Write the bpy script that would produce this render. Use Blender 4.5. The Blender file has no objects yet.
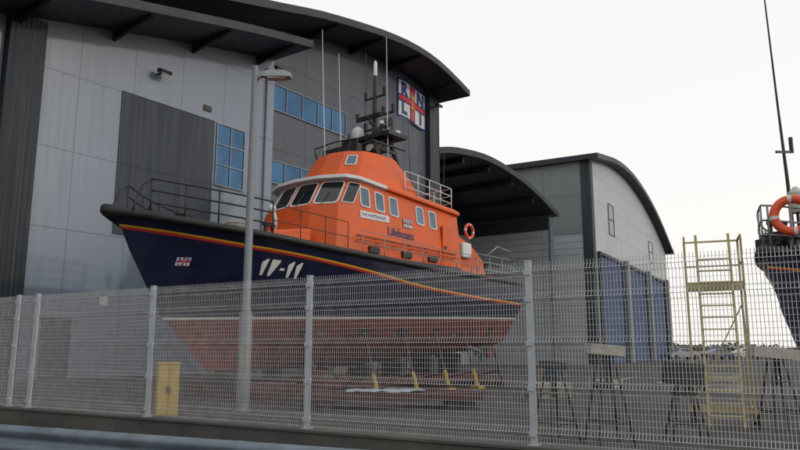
import bpy, bmesh, math, random
from mathutils import Vector, Matrix
random.seed(4)
S=bpy.context.scene; COL=S.collection
rad=math.radians
# ------------------------------------------------------------ materials
def newmat(name):
    m=bpy.data.materials.new(name); m.use_nodes=True
    nt=m.node_tree; b=nt.nodes['Principled BSDF']; return m,nt,b
def noisy(nt,vec,scale,detail=4,rough=.6):
    n=nt.nodes.new('ShaderNodeTexNoise'); n.inputs['Scale'].default_value=scale
    n.inputs['Detail'].default_value=detail; n.inputs['Roughness'].default_value=rough
    nt.links.new(vec,n.inputs['Vector']); return n.outputs['Fac']
def math_(nt,op,a,b=None):
    n=nt.nodes.new('ShaderNodeMath'); n.operation=op
    for i,x in enumerate((a,b)):
        if x is None: continue
        if isinstance(x,(int,float)): n.inputs[i].default_value=x
        else: nt.links.new(x,n.inputs[i])
    return n.outputs[0]
def mixc(nt,f,a,b):
    n=nt.nodes.new('ShaderNodeMix'); n.data_type='RGBA'
    if isinstance(f,(int,float)): n.inputs[0].default_value=f
    else: nt.links.new(f,n.inputs[0])
    for i,x in ((6,a),(7,b)):
        if isinstance(x,tuple): n.inputs[i].default_value=(x[0],x[1],x[2],1)
        else: nt.links.new(x,n.inputs[i])
    return n.outputs[2]
def rng(nt,v,a,b,c,d):
    n=nt.nodes.new('ShaderNodeMapRange'); nt.links.new(v,n.inputs[0])
    for i,x in enumerate((a,b,c,d)): n.inputs[i+1].default_value=x
    return n.outputs[0]
def mat(name,col,rough=.5,metal=0,var=.18,scale=3,streak=0.0,bump=0.0,coat=0,bscale=40,rvar=.12,dirt=(.12,.1,.08)):
    m,nt,b=newmat(name)
    tc=nt.nodes.new('ShaderNodeTexCoord').outputs['Object']
    f=noisy(nt,tc,scale,6)
    lo=tuple(c*(1-var) for c in col); hi=tuple(min(1,c*(1+var)) for c in col)
    c=mixc(nt,rng(nt,f,.3,.7,0,1),lo,hi)
    if streak:
        mp=nt.nodes.new('ShaderNodeMapping'); mp.inputs['Scale'].default_value=(5,5,.35)
        nt.links.new(tc,mp.inputs[0]); s=noisy(nt,mp.outputs[0],1.2,5)
        c=mixc(nt,rng(nt,s,.52,.8,0,streak),c,dirt)
    nt.links.new(c,b.inputs['Base Color'])
    nt.links.new(rng(nt,f,.3,.7,max(0.02,rough-rvar),min(1,rough+rvar)),b.inputs['Roughness'])
    b.inputs['Metallic'].default_value=metal
    if coat: b.inputs['Coat Weight'].default_value=coat; b.inputs['Coat Roughness'].default_value=.12
    if bump:
        bp=nt.nodes.new('ShaderNodeBump'); bp.inputs['Strength'].default_value=bump
        bp.inputs['Distance'].default_value=.02
        nt.links.new(noisy(nt,tc,bscale,4),bp.inputs['Height']); nt.links.new(bp.outputs[0],b.inputs['Normal'])
    return m
def panelmat(name,col,pw,ph,rough=.45,seam=(.06,.065,.07),var=.05,ms=.018,metal=0.0,ribs=0,xo=0,zo=0,st=.3):
    m,nt,b=newmat(name)
    tc=nt.nodes.new('ShaderNodeTexCoord').outputs['Object']
    sp=nt.nodes.new('ShaderNodeSeparateXYZ'); nt.links.new(tc,sp.inputs[0])
    xy=math_(nt,'ADD',math_(nt,'ADD',sp.outputs[0],sp.outputs[1]),xo)
    cb=nt.nodes.new('ShaderNodeCombineXYZ'); nt.links.new(xy,cb.inputs[0]); nt.links.new(math_(nt,'ADD',sp.outputs[2],zo),cb.inputs[1])
    br=nt.nodes.new('ShaderNodeTexBrick'); br.offset=0; br.squash=1
    br.inputs['Scale'].default_value=1; br.inputs['Mortar Size'].default_value=ms; br.inputs['Mortar Smooth'].default_value=.1
    br.inputs['Brick Width'].default_value=pw; br.inputs['Row Height'].default_value=ph; br.inputs['Bias'].default_value=0
    a=tuple(c*(1-var) for c in col); d=tuple(c*(1+var) for c in col)
    br.inputs['Color1'].default_value=(*a,1); br.inputs['Color2'].default_value=(*d,1); br.inputs['Mortar'].default_value=(*seam,1)
    nt.links.new(cb.outputs[0],br.inputs['Vector'])
    f=noisy(nt,tc,.35,5)
    mp=nt.nodes.new('ShaderNodeMapping'); mp.inputs['Scale'].default_value=(3,3,.15); nt.links.new(tc,mp.inputs[0])
    s=noisy(nt,mp.outputs[0],1.5,5)
    c=mixc(nt,rng(nt,f,.3,.7,0,.25),br.outputs['Color'],tuple(x*.8 for x in col))
    c=mixc(nt,rng(nt,s,.5,.8,0,st),c,tuple(x*.55 for x in col))
    nt.links.new(c,b.inputs['Base Color'])
    nt.links.new(rng(nt,s,.3,.7,rough-.1,rough+.12),b.inputs['Roughness']); b.inputs['Metallic'].default_value=metal
    bp=nt.nodes.new('ShaderNodeBump'); bp.inputs['Strength'].default_value=.6; bp.inputs['Distance'].default_value=.02
    h=math_(nt,'SUBTRACT',1.0,br.outputs['Fac'])
    if ribs: h=math_(nt,'ADD',h,math_(nt,'SINE',math_(nt,'MULTIPLY',xy,ribs)))
    nt.links.new(h,bp.inputs['Height']); nt.links.new(bp.outputs[0],b.inputs['Normal'])
    return m
def glassmat(name,col,rough=.08,spec=.8,metal=0,v=.3):
    m,nt,b=newmat(name); tc=nt.nodes.new('ShaderNodeTexCoord').outputs['Object']
    f=noisy(nt,tc,.8,2); nt.links.new(mixc(nt,rng(nt,f,.35,.65,0,1),tuple(c*(1-v) for c in col),tuple(c*(1+v) for c in col)),b.inputs['Base Color'])
    b.inputs['Roughness'].default_value=rough; b.inputs['Specular IOR Level'].default_value=spec; b.inputs['Metallic'].default_value=metal
    return m
M={}
M['navy']=mat('navy_paint',(.005,.008,.034),.40,0,.25,1.2,streak=.15,coat=.15,dirt=(.035,.035,.045),bump=.05,bscale=2.5)
M['red']=mat('antifoul_red',(.13,.015,.011),.8,0,.35,2,streak=.6,bump=.2,dirt=(.04,.025,.02))
M['orange']=mat('orange_paint',(.60,.088,.007),.55,0,.12,1.2,streak=.25,coat=.04,dirt=(.2,.045,.015))
M['yellow']=mat('yellow_stripe',(.6,.32,.02),.5,0,.08)
M['redline']=mat('red_stripe',(.4,.02,.02),.5,0,.08)
M['rubber']=mat('black_rubber',(.015,.015,.016),.6,0,.3,6)
M['deck']=mat('deck_grey',(.10,.11,.125),.8,0,.2,5)
M['white']=mat('white_paint',(.58,.59,.60),.5,0,.07,3,streak=.25)
M['letter']=mat('white_lettering',(.64,.64,.65),.5,0,.04)
M['blackmetal']=mat('black_metal',(.018,.018,.02),.45,.2,.2)
M['greymetal']=mat('grey_metal',(.24,.25,.26),.45,.5,.15)
M['galv']=mat('galvanised_steel',(.17,.185,.205),.55,.3,.2,4,streak=.35)
M['barrier']=mat('barrier_steel',(.13,.165,.20),.5,.3,.3,3,streak=.5)
M['wire']=mat('fence_wire',(.47,.47,.47),.55,.0,.2,6)
M['post']=mat('fence_post_paint',(.36,.39,.42),.5,.05,.1,5,streak=.25)
M['boatglass']=glassmat('boat_glass',(.012,.016,.02),.06,.6)
M['blueglass']=glassmat('boat_side_glass',(.05,.11,.17),.06)
M['winglass']=glassmat('window_glass',(.03,.10,.20),.03,1.0,.7,.2)
M['navytext']=mat('navy_lettering',(.01,.02,.12),.5,0,.05)
M['flagblue']=mat('flag_blue',(.01,.03,.2),.5,0,.05)
M['flagred']=mat('flag_red',(.5,.02,.03),.5,0,.05)
M['panel']=panelmat('light_composite_panel',(.20,.247,.318),2.2,2.75,.4,seam=(.10,.12,.15),ms=.013,st=.12,var=.03)
M['gpanel']=panelmat('grey_composite_panel',(.060,.076,.10),2.6,2.2,.5,seam=(.027,.032,.04),st=.15)
M['dpanel']=panelmat('dark_composite_panel',(.026,.038,.058),2.2,2.75,.65,seam=(.012,.015,.018),st=.1)
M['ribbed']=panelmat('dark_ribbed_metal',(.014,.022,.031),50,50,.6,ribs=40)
M['lpanel']=panelmat('pale_panel',(.36,.39,.41),6,.6,.5,seam=(.17,.18,.19),ms=.03)
M['wpanel']=panelmat('white_panel',(.36,.385,.42),5,2.6,.45,seam=(.15,.155,.17),st=.15)
M['opanel']=panelmat('olive_panel',(.17,.19,.19),4.5,4,.5,seam=(.06,.065,.07))
M['roof']=mat('roof_dark',(.016,.021,.029),.55,.2,.2,1)
M['soffit']=panelmat('soffit_metal',(.025,.033,.043),.4,60,.5,ms=.02)
M['bluedoor']=panelmat('blue_door',(.022,.05,.145),2.4,1.2,.75,seam=(.01,.025,.08))
M['concrete']=mat('concrete',(.085,.08,.072),.9,0,.3,1.2,streak=.5,bump=.4,dirt=(.03,.03,.025))
M['wood']=mat('weathered_wood',(.30,.285,.25),.8,0,.2,8,bump=.3)
M['darkwood']=mat('dark_wood',(.025,.022,.02),.8,0,.3,8,bump=.3)
M['stepyellow']=mat('faded_yellow_metal',(.42,.34,.14),.55,0,.2,5,streak=.4)
M['binyellow']=mat('safety_yellow',(.36,.25,.022),.6,0,.15,4,streak=.5)
M['rust']=mat('red_oxide',(.07,.014,.012),.8,0,.3,4,streak=.4,dirt=(.03,.022,.02))
M['tarp']=mat('pale_tarpaulin',(.34,.40,.44),.6,0,.15,4,bump=.4,bscale=6)
M['tyre']=mat('tyre',(.02,.02,.02),.8)
M['lampglass']=mat('lamp_glass',(.4,.4,.38),.2)
M['buoy']=mat('buoy_orange',(.65,.08,.02),.5,0,.1)
M['bluedrum']=mat('blue_plastic',(.015,.04,.11),.5,0,.15)
def groundmat():
    m,nt,b=newmat('yard_asphalt'); tc=nt.nodes.new('ShaderNodeTexCoord').outputs['Object']
    a=noisy(nt,tc,.15,6); c=noisy(nt,tc,1.1,8,.7); d=noisy(nt,tc,60,3); e=noisy(nt,tc,.5,3)
    col=mixc(nt,rng(nt,a,.35,.65,0,1),(.034,.029,.025),(.056,.050,.043))
    col=mixc(nt,rng(nt,c,.52,.72,0,.65),col,(.018,.016,.014))
    col=mixc(nt,rng(nt,e,.58,.7,0,.6),col,(.015,.014,.013))
    col=mixc(nt,rng(nt,d,.4,.7,0,.35),col,(.078,.073,.065))
    nt.links.new(col,b.inputs['Base Color']); nt.links.new(rng(nt,e,.4,.7,.95,.7),b.inputs['Roughness'])
    b.inputs['Specular IOR Level'].default_value=.3
    bp=nt.nodes.new('ShaderNodeBump'); bp.inputs['Strength'].default_value=.4; bp.inputs['Distance'].default_value=.01
    nt.links.new(d,bp.inputs['Height']); nt.links.new(bp.outputs[0],b.inputs['Normal']); return m
M['ground']=groundmat()
M['vergem']=mat('verge_soil_grass',(.032,.029,.019),.95,0,.5,3,bump=.8,bscale=25)
M['grass']=mat('dry_grass',(.075,.065,.028),.9,0,.4,3)
M['leaf']=mat('far_foliage',(.05,.06,.045),.9,0,.4,.2)
# ------------------------------------------------------------ mesh builder
class B:
    def __init__(s): s.v=[];s.f=[];s.m=[]
    def face(s,pts,m=0):
        i=len(s.v); s.v+= [tuple(p) for p in pts]; s.f.append(tuple(range(i,i+len(pts)))); s.m.append(m)
    def add(s,vs,fs,m=0):
        i=len(s.v); s.v+=[tuple(p) for p in vs]
        for f in fs: s.f.append(tuple(i+k for k in f)); s.m.append(m)
    def box(s,c,d,m=0,R=None):
        vs=[Vector((x*d[0]/2,y*d[1]/2,z*d[2]/2)) for x in(-1,1) for y in(-1,1) for z in(-1,1)]
        if R is not None: vs=[R@v for v in vs]
        vs=[v+Vector(c) for v in vs]
        s.add(vs,[(0,1,3,2),(4,6,7,5),(0,4,5,1),(2,3,7,6),(0,2,6,4),(1,5,7,3)],m)
    def bb(s,x0,x1,y0,y1,z0,z1,m=0): s.box(((x0+x1)/2,(y0+y1)/2,(z0+z1)/2),(x1-x0,y1-y0,z1-z0),m)
    def tube(s,pts,r,n=8,m=0,caps=True):
        pts=[Vector(p) for p in pts]; rs=r if isinstance(r,(list,tuple)) else [r]*len(pts)
        vs=[];prev=None
        for i,p in enumerate(pts):
            t=(pts[min(i+1,len(pts)-1)]-pts[max(i-1,0)]).normalized()
            if prev is None:
                a=Vector((0,0,1)) if abs(t.z)<.9 else Vector((1,0,0)); u=t.cross(a).normalized()
            else: u=(prev-t*prev.dot(t)).normalized()
            prev=u; w=t.cross(u)
            for k in range(n):
                an=2*math.pi*(k+.5)/n; vs.append(p+(u*math.cos(an)+w*math.sin(an))*rs[i])
        fs=[]
        for i in range(len(pts)-1):
            for k in range(n): fs.append((i*n+k,i*n+(k+1)%n,(i+1)*n+(k+1)%n,(i+1)*n+k))
        if caps: fs.append(tuple(range(n-1,-1,-1))); fs.append(tuple((len(pts)-1)*n+k for k in range(n)))
        s.add(vs,fs,m)
    def bar(s,p0,p1,w,h,m=0):
        p0=Vector(p0);p1=Vector(p1);t=(p1-p0);L=t.length
        q=t.to_track_quat('X','Z').to_matrix(); s.box((p0+p1)/2,(L,w,h),m,q)
    def torus(s,c,R,r,ax,n=28,k=10,mf=None):
        ax=Vector(ax).normalized(); a=Vector((0,0,1)); u=ax.cross(a).normalized() if abs(ax.z)<.9 else Vector((1,0,0)); w=ax.cross(u); c=Vector(c)
        vs=[]
        for i in range(n):
            th=2*math.pi*i/n; d=u*math.cos(th)+w*math.sin(th)
            for j in range(k):
                ph=2*math.pi*j/k; vs.append(c+d*(R+r*math.cos(ph))+ax*r*math.sin(ph))
        base=len(s.v); s.v+=[tuple(v) for v in vs]
        for i in range(n):
            for j in range(k):
                s.f.append((base+i*k+j,base+((i+1)%n)*k+j,base+((i+1)%n)*k+(j+1)%k,base+i*k+(j+1)%k)); s.m.append(mf(i) if mf else 0)
    def sphere(s,c,r,n=12,k=8,m=0,sz=1):
        vs=[]
        for i in range(k+1):
            ph=math.pi*i/k
            for j in range(n):
                th=2*math.pi*j/n; vs.append((c[0]+r*math.sin(ph)*math.cos(th),c[1]+r*math.sin(ph)*math.sin(th),c[2]+r*sz*math.cos(ph)))
        fs=[(i*n+j,i*n+(j+1)%n,(i+1)*n+(j+1)%n,(i+1)*n+j) for i in range(k) for j in range(n)]
        s.add(vs,fs,m)
    def obj(s,name,parent,mats,smooth=False,bevel=0,merge=True,recalc=True,**kw):
        me=bpy.data.meshes.new(name); me.from_pydata(s.v,[],s.f)
        for mm in mats: me.materials.append(M[mm])
        for p,i in zip(me.polygons,s.m): p.material_index=i; p.use_smooth=bool(smooth)
        if merge or recalc:
            bm=bmesh.new(); bm.from_mesh(me)
            if merge: bmesh.ops.remove_doubles(bm,verts=bm.verts,dist=1e-5)
            if recalc: bmesh.ops.recalc_face_normals(bm,faces=bm.faces)
            bm.to_mesh(me); bm.free()
        if smooth and smooth!=True: me.set_sharp_from_angle(angle=rad(smooth))
        o=bpy.data.objects.new(name,me); COL.objects.link(o)
        if parent: o.parent=parent
        if bevel:
            b=o.modifiers.new('b','BEVEL'); b.width=bevel; b.segments=2; b.limit_method='ANGLE'
        for k,v in kw.items(): o[k]=v
        return o
def thing(name,label,cat,loc=(0,0,0),rz=0,group=None):
    e=bpy.data.objects.new(name,None); COL.objects.link(e); e.location=loc; e.rotation_euler=(0,0,rz)
    e['label']=label; e['category']=cat
    if group: e['group']=group
    return e
def interp(pts,x):
    n=len(pts)
    if x<=pts[0][0]: return pts[0][1]+(x-pts[0][0])*(pts[1][1]-pts[0][1])/(pts[1][0]-pts[0][0])
    if x>=pts[-1][0]: return pts[-1][1]
    def sl(i):
        a=pts[max(i-1,0)];b=pts[min(i+1,n-1)]; return (b[1]-a[1])/(b[0]-a[0])
    for i in range(n-1):
        if pts[i][0]<=x<=pts[i+1][0]:
            h=pts[i+1][0]-pts[i][0]; t=(x-pts[i][0])/h
            return ((2*t**3-3*t*t+1)*pts[i][1]+(t**3-2*t*t+t)*h*sl(i)+(-2*t**3+3*t*t)*pts[i+1][1]+(t**3-t*t)*h*sl(i+1))
def text_geo(txt,size,bold=.0,shear=0,align='LEFT',sub=0):
    c=bpy.data.curves.new('t','FONT'); c.body=txt; c.size=size; c.offset=bold; c.shear=shear; c.align_x=align; c.resolution_u=3
    o=bpy.data.objects.new('t',c); COL.objects.link(o); bpy.context.view_layer.update()
    me=bpy.data.meshes.new_from_object(o.evaluated_get(bpy.context.evaluated_depsgraph_get()))
    bm=bmesh.new(); bm.from_mesh(me); bmesh.ops.triangulate(bm,faces=bm.faces)
    if sub: bmesh.ops.subdivide_edges(bm,edges=bm.edges,cuts=sub,use_grid_fill=True)
    bm.verts.index_update()
    vs=[(v.co.x,v.co.y) for v in bm.verts]; fs=[tuple(v.index for v in f.verts) for f in bm.faces]
    bm.free(); bpy.data.objects.remove(o); bpy.data.curves.remove(c); bpy.data.meshes.remove(me)
    return vs,fs
def digits_geo(txt,h,xs,slant):
    shapes={'1':([(.22,0),(.39,0),(.39,1),(.26,1),(0,.80),(0,.66),(.22,.80)],.62),
            '7':([(0,1),(0,.85),(.43,.85),(.12,0),(.31,0),(.62,.86),(.62,1)],.80),
            '-':([(0,.39),(.34,.39),(.34,.54),(0,.54)],.50)}
    bm=bmesh.new(); x=0
    for ch in txt:
        p,adv=shapes[ch]
        bm.faces.new([bm.verts.new(((x+a+slant*c)*h*xs,c*h,0)) for a,c in p]); x+=adv
    bmesh.ops.triangulate(bm,faces=bm.faces); bmesh.ops.subdivide_edges(bm,edges=bm.edges,cuts=2,use_grid_fill=True)
    bm.verts.index_update()
    vs=[(v.co.x,v.co.y) for v in bm.verts]; fs=[tuple(v.index for v in f.verts) for f in bm.faces]; bm.free(); return vs,fs
def flag_geo(b,fn,w,h,l=.006):
    """mats: 0 white,1 blue,2 red,3 yellow"""
    def rect(u0,u1,v0,v1,lay,m,n=8):
        for i in range(n):
            a=u0+(u1-u0)*i/n; c=u0+(u1-u0)*(i+1)/n
            for j in range(n//2):
                d=v0+(v1-v0)*j/(n//2); e=v0+(v1-v0)*(j+1)/(n//2)
                b.face([fn(a,d,lay*l),fn(c,d,lay*l),fn(c,e,lay*l),fn(a,e,lay*l)],m)
    rect(0,w,0,h,1,1); rect(w*.035,w*.965,h*.045,h*.955,2,0)
    t=h*.12
    rect(w*.035,w*.965,h/2-t*.8,h/2+t*.8,3,1); rect(w/2-t*.8,w/2+t*.8,h*.045,h*.955,3.2,1)
    rect(w*.035,w*.965,h/2-t*.5,h/2+t*.5,4,2); rect(w/2-t*.5,w/2+t*.5,h*.045,h*.955,4.2,2)
    rect(w/2-t*.12,w/2+t*.12,h*.36,h*.60,5,3); rect(w/2-t*.7,w/2+t*.7,h*.36,h*.40,5.2,3); rect(w/2-t*.5,w/2+t*.5,h*.62,h*.70,5.2,3)
    for ch,cx,cy in (('R',.235,.59),('N',.765,.59),('L',.235,.11),('I',.765,.11)):
        vs,fs=text_geo(ch,h*.46,h*.018,0,'CENTER',1)
        b.add([fn(w*cx+x,h*cy+y,5*l) for x,y in vs],fs,1)
# ------------------------------------------------------------ world, sun, camera
L=Vector((.90,-.34,.30)).normalized()
w=bpy.data.worlds.new('World'); S.world=w; w.use_nodes=True; nt=w.node_tree
bg=nt.nodes['Background']; sky=nt.nodes.new('ShaderNodeTexSky'); sky.sky_type='NISHITA'; sky.sun_disc=False
sky.sun_elevation=math.asin(L.z); sky.sun_rotation=math.atan2(L.x,L.y); sky.dust_density=4; sky.air_density=1.2
sc=nt.nodes.new('ShaderNodeVectorMath'); sc.operation='SCALE'; sc.inputs['Scale'].default_value=.13
nt.links.new(sky.outputs[0],sc.inputs[0])
mx=nt.nodes.new('ShaderNodeMix'); mx.data_type='RGBA'; mx.inputs[0].default_value=.88
nt.links.new(sc.outputs[0],mx.inputs[6])
tg=nt.nodes.new('ShaderNodeTexCoord'); spx=nt.nodes.new('ShaderNodeSeparateXYZ'); nt.links.new(tg.outputs['Generated'],spx.inputs[0])
mr=rng(nt,spx.outputs[2],0,.5,0,1)
hz=mixc(nt,mr,(1.13,1.09,1.04),(1.02,1.03,1.04)); nt.links.new(hz,mx.inputs[7])
nt.links.new(mx.outputs[2],bg.inputs[0]); bg.inputs[1].default_value=1.0
sd=bpy.data.lights.new('sun','SUN'); sd.energy=.7; sd.angle=rad(3); sd.color=(1,.91,.80)
so=bpy.data.objects.new('sun',sd); COL.objects.link(so); so.rotation_euler=(-L).to_track_quat('-Z','Y').to_euler(); so.location=(20,-10,30)
cd=bpy.data.cameras.new('camera'); cam=bpy.data.objects.new('camera',cd); COL.objects.link(cam)
cd.sensor_width=36; cd.lens=31.5; cd.clip_end=6000; cd.clip_start=.05
cam.location=(0,0,1.5); cam.rotation_euler=(rad(90+9.97),0,0); S.camera=cam
S.view_settings.view_transform='Standard'; S.view_settings.look='None'; S.view_settings.exposure=0
# ------------------------------------------------------------ ground
b=B(); b.face([(-1500,-200,0),(1500,-200,0),(1500,3500,0),(-1500,3500,0)])
b.obj('ground',None,['ground'],kind='structure')
# ------------------------------------------------------------ fence
FO=Vector((1.44,7.8,0)); FD=Vector((-.8545,.5195,0)).normalized(); FA=math.atan2(FD.y,FD.x)
FZ=.44
b=B(); b.bb(-14,40,.26,2.3,0.0,.10); 
o=b.obj('verge',None,['vergem'],kind='structure'); o.location=FO; o.rotation_euler=(0,0,FA)
b=B()
for k in range(6000):
    x=random.uniform(-8,24); y=.16+abs(random.gauss(0,.5)); h=random.uniform(.04,.16)*(1.5 if y<.4 else 1)
    if y>2.2: continue
    a=random.uniform(0,6.28); dx=math.cos(a)*.006; dy=math.sin(a)*.006; lx=random.uniform(-.05,.05); ly=random.uniform(-.05,.05)
    b.face([(x-dx,y-dy,.1),(x+dx,y+dy,.1),(x+lx,y+ly,.1+h)])
o=b.obj('verge_grass',None,['grass'],merge=False,recalc=False); o['kind']='stuff'; o.location=FO; o.rotation_euler=(0,0,FA)
wl=thing('retaining_wall','low weathered concrete wall carrying the mesh fence','wall',FO,FA)
b=B(); b.bb(-14,40,-.28,-.14+.26,0,FZ); b.obj('wall_base',wl,['concrete'],bevel=.02)
b=B(); b.bb(-14,40,-.31,.15,FZ,FZ+.03); b.obj('coping',wl,['concrete'])
fe=thing('mesh_fence','pale welded wire mesh fence with square posts on a low wall','fence',FO,FA)
def wirepanel(W,H=1.93):
    b=B(); folds=[.12,.60,1.08,1.56,1.86]
    def off(z):
        return max([0]+[.035*(1-abs(z-f)/.05) for f in folds if abs(z-f)<.05])
    zs=[0]
    for f in folds: zs+=[f-.05,f,f+.05]
    zs.append(H+.03)
    n=int(W/.034)
    for i in range(n+1):
        x=W*i/n
        b.tube([(x,off(z),z) for z in zs],.0035,3,caps=False)
    for z in [.02,.18,.24,.30,.36,.42,.48,.54,.66,.72,.78,.84,.90,.96,1.02,1.14,1.2,1.26,1.32,1.38,1.44,1.5,1.62,1.71,1.80]+[f+d for f in folds for d in(-.05,.05)]+folds:
        y=off(z)+.006; b.tube([(0,y,z),(W,y,z)],.0023 if z not in folds else .004,4,caps=False)
    return b
pts=[-9.3,-6.2,-3.1,0,3.1,6.2,9.32,9.92,13.0,16.1,19.2,22.3]
bp=wirepanel(3.02); pan=bp.obj('fence_panel',fe,['wire'],merge=False,recalc=False); first=True
b=B(); b.bb(-.032,.032,-.032,.032,0,1.98); b.bb(-.06,.06,-.06,.06,0,.012); b.bb(-.037,.037,-.037,.037,1.98,1.995)
for z in(.12,.60,1.08,1.56,1.86): b.bb(-.042,.042,.032,.045,z-.03,z+.03)
post=b.obj('fence_post',fe,['post'],bevel=.004)
for i,t in enumerate(pts):
    if i==0: p=post
    else: p=post.copy(); COL.objects.link(p); p.parent=fe
    p.location=(t,0,FZ+.03); p.rotation_euler=(random.uniform(-.006,.006),random.uniform(-.006,.006),0)
for i in range(len(pts)-1):
    wd=pts[i+1]-pts[i]-.08
    if wd<1: q=wirepanel(wd).obj('fence_panel',fe,['wire'],merge=False,recalc=False)
    elif first: q=pan; first=False
    else: q=pan.copy(); COL.objects.link(q); q.parent=fe
    q.location=(pts[i]+.04,-.01,FZ+.045); q.rotation_euler=(0,random.uniform(-.002,.002),0)
gr=thing('guard_rail','galvanised corrugated steel crash barrier along the roadside','crash barrier',(0,6.26,0),math.atan2(2.24,-4.7))
b=B(); prof=[(0,.62),(.05,.60),(.08,.56),(.03,.50),(.0,.465),(.03,.43),(.08,.37),(.05,.33),(0,.31)]
xs=[-8+ i*1.0 for i in range(30)]
for i in range(len(prof)-1):
    for k in range(len(xs)-1):
        b.face([(xs[k],prof[i][0],prof[i][1]),(xs[k+1],prof[i][0],prof[i][1]),(xs[k+1],prof[i+1][0],prof[i+1][1]),(xs[k],prof[i+1][0],prof[i+1][1])])
b.obj('beam',gr,['barrier'],smooth=True)
for k in range(10):
    b=B(); x=-6+k*2.6; b.bb(x-.05,x+.05,-.16,-.14,0,.6); b.bb(x-.05,x+.05,-.04,-.02,0,.6); b.bb(x-.01,x+.01,-.14,-.04,0,.6); b.bb(x-.04,x+.04,-.02,-.0,.38,.55)
    b.obj('post',gr,['barrier'])
# ------------------------------------------------------------ buildings
def prism(b,prof,y0,y1,m=0,z0=0,n=None):
    fr=[(prof[0][0],y0,z0)]+[(t,y0,z) for t,z in prof]+[(prof[-1][0],y0,z0)]
    bk=[(t,y1,z) for t,_,z in fr]
    b.face(fr,m); b.face(bk[::-1],m)
    N=len(fr)
    for i in range(N): b.face([fr[i],bk[i],bk[(i+1)%N],fr[(i+1)%N]],m)
def slab(b,prof,y0,y1,th,m=0,ms=1):
    for i in range(len(prof)-1):
        (a,za),(c,zc)=prof[i],prof[i+1]
        b.face([(a,y0,za+th),(c,y0,zc+th),(c,y1,zc+th),(a,y1,za+th)],m)
        b.face([(a,y0,za),(a,y1,za),(c,y1,zc),(c,y0,zc)],ms)
        b.face([(a,y0,za),(c,y0,zc),(c,y0,zc+th),(a,y0,za+th)],m)
        b.face([(a,y1,za),(a,y1,za+th),(c,y1,zc+th),(c,y1,zc)],m)
    for a,z in(prof[0],prof[-1]): b.face([(a,y0,z),(a,y0,z+th),(a,y1,z+th),(a,y1,z)],m)
def sample(pts,t0,t1,n): return [(t0+(t1-t0)*i/n,interp(pts,t0+(t1-t0)*i/n)) for i in range(n+1)]
def bwindow(par,x0,x1,z0,z1,y,cols,rows,glass='winglass',frame='greymetal'):
    g=B(); g.bb(x0,x1,y-.03,y+.02,z0,z1); go=g.obj('window',par,[glass])
    f=B(); t=.035
    for i in range(cols+1):
        x=x0+(x1-x0)*i/cols; f.bb(x-t/2,x+t/2,y-.07,y-.031,z0-t/2,z1+t/2)
    for j in range(rows+1):
        z=z0+(z1-z0)*j/rows; f.bb(x0-t/2,x1+t/2,y-.075,y-.0315,z-t/2,z+t/2)
    f.obj('window_frame',go,[frame])
    return go
A1=rad(55)
mb=thing('boat_hall','tall boatyard hall with pale panels and sweeping curved dark roofs','building',(-12.7,21.9,0),A1)
lp=[(-14,9.0),(-6,10.9),(.75,12.65),(4,13.4),(8,14.3),(11.7,15.0)]
rp=[(-16,9.8),(-6,12.4),(2,14.4),(6,15.35),(9.8,16.35),(13.8,17.4),(19.7,18.45),(23.5,18.55),(27.3,17.85)]
P1=sample(lp,-14,11.7,20); P2=sample(rp,-16,27.3,36)
b=B(); prism(b,P1,0,.79); b.obj('front_wall',mb,['panel'])
b=B(); prism(b,P2,.8,26); b.obj('main_wall',mb,['gpanel'])
b=B(); slab(b,P1,-2.5,.79,.34); b.obj('canopy_roof',mb,['roof','soffit'],recalc=False)
P2b=sample(rp+[(27.7,17.72)],-16,27.7,36)
b=B(); slab(b,P2b,-1.7,27,.38); b.obj('main_roof',mb,['roof','soffit'],recalc=False)
def bracket(t,z,y0,y1):
    b=B()
    for dt in(-.06,.06): b.face([(t+dt,y0,z-.02),(t+dt,y1,z-.02),(t+dt,y1,z-.10),(t+dt,y0,z-.42)])
    b.face([(t-.06,y0,z-.42),(t-.06,y1,z-.10),(t+.06,y1,z-.10),(t+.06,y0,z-.42)]); b.obj('roof_bracket',mb,['roof'])
for t in(-4,-.2,3.4,7.0,10.6): bracket(t,interp(lp,t),0,-2.3)
for t in(14.5,18.3,22.1,26): bracket(t,interp(rp,t),.8,-1.5)
b=B(); b.bb(-.45,.75,-.35,-.003,0,12.4); b.obj('pier',mb,['ribbed'])
b=B(); b.bb(-8.2,-7.2,-.35,-.003,0,10.1); b.obj('pier',mb,['ribbed'])
b=B(); b.bb(3.9,8.3,-.04,-.003,5.6,11.05); b.obj('dark_cladding',mb,['dpanel'])
b=B(); b.bb(26.2,27.32,.45,.797,0,18.0); b.obj('pier',mb,['ribbed'])
b=B(); b.bb(10.5,11.72,-.05,-.003,0,14.6); b.obj('corner_cladding',mb,['panel'])
bwindow(mb,8.45,10.0,8.3,11.0,-.003,2,3)
bwindow(mb,12.2,18.0,12.95,14.25,.797,5,1)
bwindow(mb,12.2,18.0,9.3,10.4,.797,5,1)
def wall_light(t,z,y):
    b=B(); b.bb(t-.04,t+.04,y-.3,y,z-.03,z+.03,0); b.box((t,y-.42,z),(.5,.3,.16),0,Matrix.Rotation(rad(18),3,'X')); b.box((t,y-.45,z-.09),(.42,.22,.03),1,Matrix.Rotation(rad(18),3,'X'))
    b.obj('wall_light',mb,['blackmetal','lampglass'],bevel=.01)
wall_light(5.4,12.2,-.003); wall_light(12.4,14.9,.797); wall_light(26.6,17.1,.44)
for t,z in((7.9,11.5),(21.9,14.9)):
    b=B(); yy=-.003 if t<11 else .797
    b.bb(t-.2,t+.2,yy-.05,yy,z-.12,z+.12)
    b.obj('wall_vent',mb,['blackmetal'])
b=B()
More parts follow.
